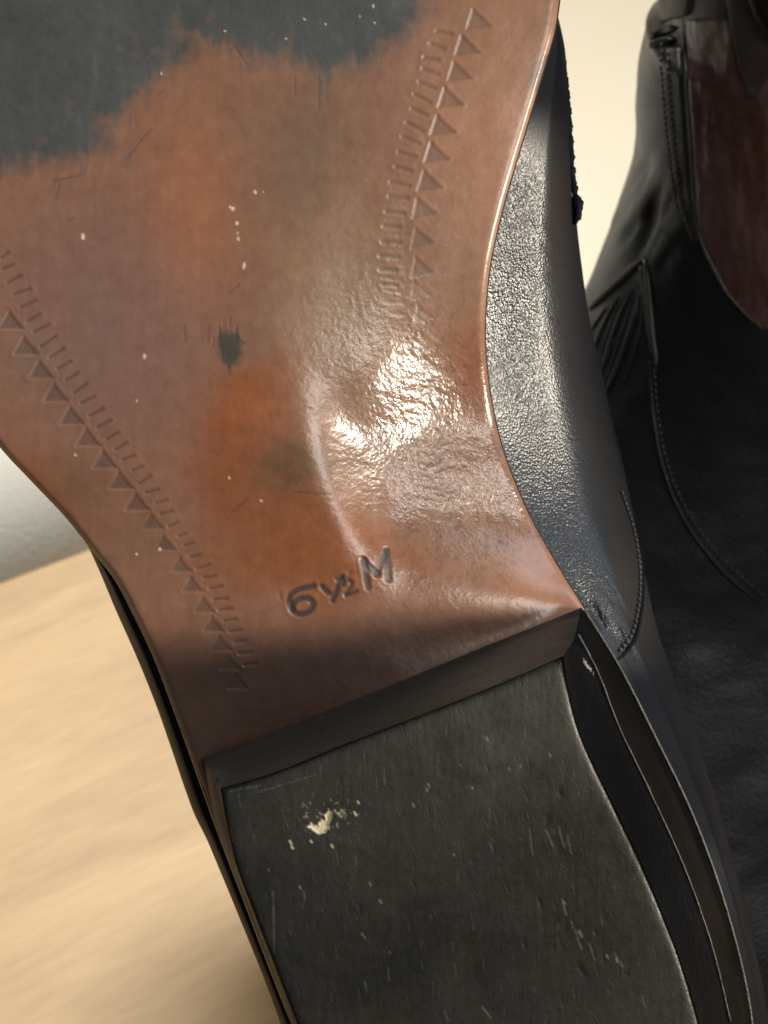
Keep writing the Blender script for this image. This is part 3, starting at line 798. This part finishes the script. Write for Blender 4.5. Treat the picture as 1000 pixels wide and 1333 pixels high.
for _ in range(420):
    x, y = RNG.uniform(300, 900), RNG.uniform(880, 1333); a = RNG.normal(1.45, 0.22); L = RNG.uniform(3, 22)
    tscr((x, y), (x+L*math.cos(a), y+L*math.sin(a)), RNG.uniform(0.2, 0.7), grey*RNG.uniform(0.3, 1.0) if RNG.random() < 0.6 else srgb(30, 30, 26), RNG.uniform(0.15, 0.5), 0.03)
for _ in range(12):                                    # small gouges, mostly in the worn right half
    x, y = RNG.normal(735, 45), RNG.normal(1150, 70); r = RNG.uniform(1.5, 5)
    g_ = gauss(Gx, Gy, x, y, r, r*RNG.uniform(1.2, 2.6), RNG.uniform(-25, 25)); Ht -= 0.09*g_; CT = lay(CT, srgb(34, 30, 26), g_*0.5)
# rim paler at the right and left edge
rimm = sstep(9, 0, (NC2-1-np.arange(NC2))[None, :]*1.1 + 3*vnoise(Gx, Gy, (4, 20), 130, 2))
CT = lay(CT, srgb(120, 118, 108), rimm*0.6)
riml = sstep(7, 0, np.arange(NC2)[None, :]*1.1 + 3*vnoise(Gx, Gy, (4, 16), 131, 2)); CT = lay(CT, srgb(110, 108, 100), riml*0.4)
CT = np.clip(CT, 0.003, 0.9); CT = 0.88*CT*(0.42 + 0.58*sstep(0.1, 0.4, CT.mean(axis=2)))[..., None]
rT = 0.42 + 0.08*vnoise(Gx, Gy, 40, 132, 3)
tread = grid_mesh('heel_tread', P(Gx, Gy, Ht), M_TREAD, stack, attrs={'Col': CT.reshape(-1, 3), 'rough': rT.ravel(), 'grain': np.ones(Gx.size)})
tread['label'] = 'scuffed dark rubber tread with a pale chipped spot'
for pts, r_, h_ in [([(267, 989), (300, 976), (350, 957), (400, 938), (430, 926)], 0.16, 0.6), ([(753, 826), (778, 874), (802, 937), (847, 1032), (892, 1132), (927, 1232), (951, 1330)], 0.16, 19.3)]:
    V, F = tube_verts(smooth_path([P(x, y, h_) for x, y in pts], 60), r_*(0.6+0.5*RNG.uniform(0, 1, 60)), 6)
    link_mesh('ridge_highlight', V, F, M_BIND, stack)  # grey beads stand in for highlight lines along the ridges
# rubbed corner of the lift
V, F = tube_verts(smooth_path([P(x, y, h_) for x, y, h_ in [(756, 852, 21), (759, 862, 21.5), (764, 874, 20.5), (769, 888, 19.5), (775, 902, 19)]], 30), np.abs(np.sin(np.linspace(0.15, 3.0, 30)))*0.75 + 0.15*RNG.uniform(-1, 1, 30), 8)
link_mesh('rubbed_corner', V, F, leather('rubbed_grey', (0.16, 0.15, 0.14), 0.6, grain=1500, bump=0.8, dist=0.0005), stack)
# thin bright bead where heel seat meets the upper
rpx = [(759, 794), (800, 860), (851, 959), (899, 1059), (948, 1198), (972, 1298), (984, 1400)]
V, F = tube_verts(smooth_path([P(x+1.5, y, 0.3) for x, y in rpx], 120), 0.28, 8)
link_mesh('seat_bead', V, F, M_BIND, stack)

# ================================================================ SECOND BOOT
boot2 = thing('boot', 'black leather boot standing upright behind, with burgundy side panel and pleated leather triangle', 'boot', (150, 330, 0), 'pair of black leather boots')
y0w = 330.0                                        # world y of the shaft axis
x2L = interp([(-120, 872), (-40, 868), (0, 864), (38, 856), (44, 847), (60, 843), (100, 834), (150, 831), (200, 831), (230, 826), (260, 817), (300, 803), (330, 793), (360, 781), (400, 765), (450, 740), (520, 700), (620, 640), (740, 560), (880, 480), (1000, 440), (1150, 430), (1300, 440)])
x2R = interp([(-120, 1180), (200, 1190), (400, 1230), (700, 1270), (1000, 1290), (1300, 1290)])
r2 = np.concatenate([np.arange(-120, 1000, 5.0), np.arange(1000, 1301, 15.0)])
def row_pt(px, py):
    y0w = float(interp([(-130, 332), (150, 332), (400, 322), (650, 300), (900, 268), (1100, 240), (1301, 212)])(np.array(float(py))))
    d = P(px, py, 0) - CAM
    t = (y0w - CAM[1]) / d[1]
    return CAM + t*d
V2 = []
NA = 160
for y in r2:
    a_ = row_pt(float(x2L(np.array(y))), y); b_ = row_pt(float(x2R(np.array(y))), y)
    c_ = (a_+b_)/2; hw = (b_[0]-a_[0])/2; dp = np.interp(y, [-120, 300, 600, 1300], [30, 34, 38, 40])
    th = np.linspace(math.pi*1.0, math.pi*3.0, NA)
    ex = 0.85
    cx_ = np.sign(np.cos(th))*np.abs(np.cos(th))**ex; sy_ = np.sign(np.sin(th))*np.abs(np.sin(th))**ex
    V2.append(np.stack([c_[0] + hw*cx_, c_[1] + dp*sy_, np.full(NA, c_[2])], 1))
V2 = np.array(V2)
rowA = r2[:, None]
# silhouette kept; creases displaced outward
cen = V2.mean(axis=1, keepdims=True)
out = V2 - cen; out /= np.linalg.norm(out, axis=2)[..., None]
# photo pixel of each vertex for placing folds
def to_px(p):
    q = p - CAM; d = q @ FWD; return 500 + (q @ RIGHT)/d*DIST/MMPX, 666.5 - (q @ UP)/d*DIST/MMPX
PX, PY = to_px(V2)
fold = 1.0*np.exp(-((PX-850)/32)**2 - ((PY-255)/48)**2)*vnoise((PX-850)*0.9+(PY-255)*0.42, -(PX-850)*0.42+(PY-255)*0.9, (8, 55), 140, 2)
fold += 0.5*vnoise(PX, PY, 60, 141, 3)
fold += -1.2*np.exp(-((PX - (822+ (PY-330)*-0.35+8))/6)**2)*np.exp(-((PY-290)/35)**2)
fold += 1.3*np.exp(-((PX-835)/40)**2-((PY-290)/60)**2)*vnoise((PX-850)*0.8+(PY-255)*0.6, -(PX-850)*0.6+(PY-255)*0.8, (14, 90), 145, 2)
fold += 0.9*sstep(430, 560, PY)*vnoise(PX*0.7+PY*0.7, -PX*0.7+PY*0.7, (45, 150), 146, 3)
V2 += out*(fold*(out[..., 1:2][..., 0] < 0.2))[..., None]
shaft2 = grid_mesh('shaft', V2[:, ::-1], M_BOOT2, boot2)
B2 = bvh_of(V2)

def ruled(name, A, Bc, mat, parent, off, nu=24, nv=60, rough_px=0.0, edge_off=0.0, bulge=0.0, smooth=True, relief=None):
    """patch between two pixel curves, cast on the boot and lifted by off mm, with its own rim"""
    a = resample(A, nv) if len(A) > 2 else np.array([np.array(A[0])*(1-t)+np.array(A[1])*t for t in np.linspace(0, 1, nv)])
    b_ = resample(Bc, nv) if len(Bc) > 2 else np.array([np.array(Bc[0])*(1-t)+np.array(Bc[1])*t for t in np.linspace(0, 1, nv)])
    V = np.zeros((nv, nu, 3)); last = None
    for i in range(nv):
        for j in range(nu):
            t = j/(nu-1); p = a[i]*(1-t) + b_[i]*t
            e = min(i, nv-1-i, j, nu-1-j)
            o_ = -0.4 if e == 0 else (off + bulge*math.sin(math.pi*t))
            if relief is not None and e > 0: o_ += relief(p[0], p[1])
            c_ = cast(B2, p[0], p[1], o_)
            if c_ is None: c_ = last if last is not None else np.full(3, np.nan)
            V[i, j] = c_; last = c_
    ok = ~np.isnan(V).any(axis=(1, 2)); V = V[ok]
    return grid_mesh(name, V, mat, parent, smooth)

# burgundy side panel
gl = [(890, 22), (893, 60), (896, 130), (900, 200), (906, 270), (913, 310), (930, 350), (950, 385), (975, 412), (992, 428)]
gr = [(1075, 15), (1080, 60), (1085, 130), (1085, 200), (1080, 270), (1070, 310), (1055, 350), (1035, 385), (1015, 412), (998, 430)]
gpn = lambda x, y: 0.5*float(vnoise(np.array([x]), np.array([y]), (18, 60), 150, 3)[0])
ruled('side_panel', gl, gr, M_GORE, boot2, 0.4, 50, 90, relief=gpn)['label'] = 'glossy burgundy side panel with pale scuffs'
seam(B2, 'panel_binding', gl, 0.42, M_BIND, boot2, 0.3)
# leather band beside the panel with double stitching
ruled('facing', [(866, 62), (869, 120), (876, 190), (884, 250), (893, 292), (903, 318)], [(888, 60), (892, 120), (896, 190), (902, 250), (908, 290), (914, 318)], M_TAN2, boot2, 0.7, 10, 60)
stitches(B2, 'stitching', [(864, 60), (868, 120), (873, 180), (880, 240), (889, 285)], 0.32, M_BOOT2, boot2, 0.9, 8)
stitches(B2, 'stitching', [(873, 70), (876, 130), (881, 190), (888, 250), (896, 292)], 0.30, M_BIND, boot2, 1.0, 8)
# collar with two folded ridges and the lining above
seam(B2, 'collar_fold', [(847, 50), (856, 45), (868, 40), (882, 36)], 0.9, M_BOOT2, boot2, 0.2)
seam(B2, 'collar_fold', [(844, 62), (855, 57), (868, 54), (880, 53)], 0.9, M_BOOT2, boot2, 0.2)
ruled('pull_loop', [(862, -60), (861, -20), (859, 10), (857, 32)], [(905, -60), (905, -20), (903, 10), (900, 20)], M_LINING, boot2, 1.0, 12, 30)
ruled('collar_flap', [(935, -60), (940, -20), (946, 20), (962, 90), (975, 130)], [(1040, -60), (1040, -20), (1030, 20), (1010, 90), (985, 132)], M_LINING, boot2, 0.9, 14, 40)['label'] = 'brown flap hanging over the burgundy panel'
ruled('collar_strap', [(965, -60), (968, -20), (975, 10), (990, 35), (1010, 55)], [(1060, -60), (1060, -20), (1060, 0), (1060, 20), (1060, 30)], M_BOOT2, boot2, 2.4, 10, 30)
# pleated triangle
seam(B2, 'triangle_frame', [(767, 404), (790, 382), (815, 359), (838, 337)], 0.85, M_BIND, boot2, 0.4)
seam(B2, 'triangle_frame', [(772, 394), (792, 375), (815, 354), (837, 334)], 0.5, M_TAN2, boot2, 0.5)
seam(B2, 'triangle_frame', [(839, 337), (843, 360), (847, 400), (850, 440), (856, 480)], 0.8, M_TAN2, boot2, 0.3)
seam(B2, 'triangle_frame', [(834, 345), (838, 368), (842, 400), (845, 440)], 0.5, M_TAN2, boot2, 0.3)
for pts, r in [([(818, 378), (803, 405), (791, 435), (780, 470), (776, 492)], 0.45), ([(838, 385), (833, 430), (822, 470), (806, 510)], 0.5), ([(828, 376), (818, 410), (806, 445), (792, 485), (784, 505)], 0.5), ([(826, 372), (812, 400), (800, 430), (790, 462), (782, 490)], 0.95), ([(808, 382), (795, 405), (782, 432), (772, 458)], 0.9), ([(792, 398), (780, 414), (768, 432)], 0.8), ([(832, 380), (824, 420), (812, 455), (798, 490), (785, 520)], 1.0), ([(800, 440), (788, 466), (776, 486)], 0.6)]:
    seam(B2, 'pleat', pts, r*0.72, M_TAN2, boot2, 0.0)
# long curved seam lower down
stitches(B2, 'stitching', [(852, 470), (857, 540), (868, 600), (888, 652), (915, 697), (950, 738), (1000, 780)], 0.26, M_THREAD, boot2, 0.2, 9)
seam(B2, 'quarter_edge', [(846, 470), (851, 545), (862, 605), (882, 660), (909, 705), (945, 748), (1000, 792)], 0.5, M_BOOT2, boot2, 0.1)
# its own sole on the table
zb = V2[-1]
c_ = zb.mean(axis=0)
vs = []
for sc_, z in ((1.0, 14.0), (1.04, 12.0), (1.05, 6.0), (1.03, 5.0)):
    q = c_ + (zb - c_)*sc_; q = q.copy(); q[:, 2] = z; vs.append(q)
vs.append(np.repeat(np.array([[c_[0], c_[1], 5.0]]), NA, 0))
vs = [np.where(np.arange(3) == 2, zb, zb)] + vs
grid_mesh('boot_sole', np.array(vs), M_EDGE, boot2)
vs2 = [np.column_stack([q[:, 0], q[:, 1], np.full(NA, z)]) for q, z in ((c_ + (zb-c_)*0.9, 5.2), (c_ + (zb-c_)*0.88, 0.0))]
grid_mesh('boot_heel', np.array(vs2), M_EDGE, boot2)
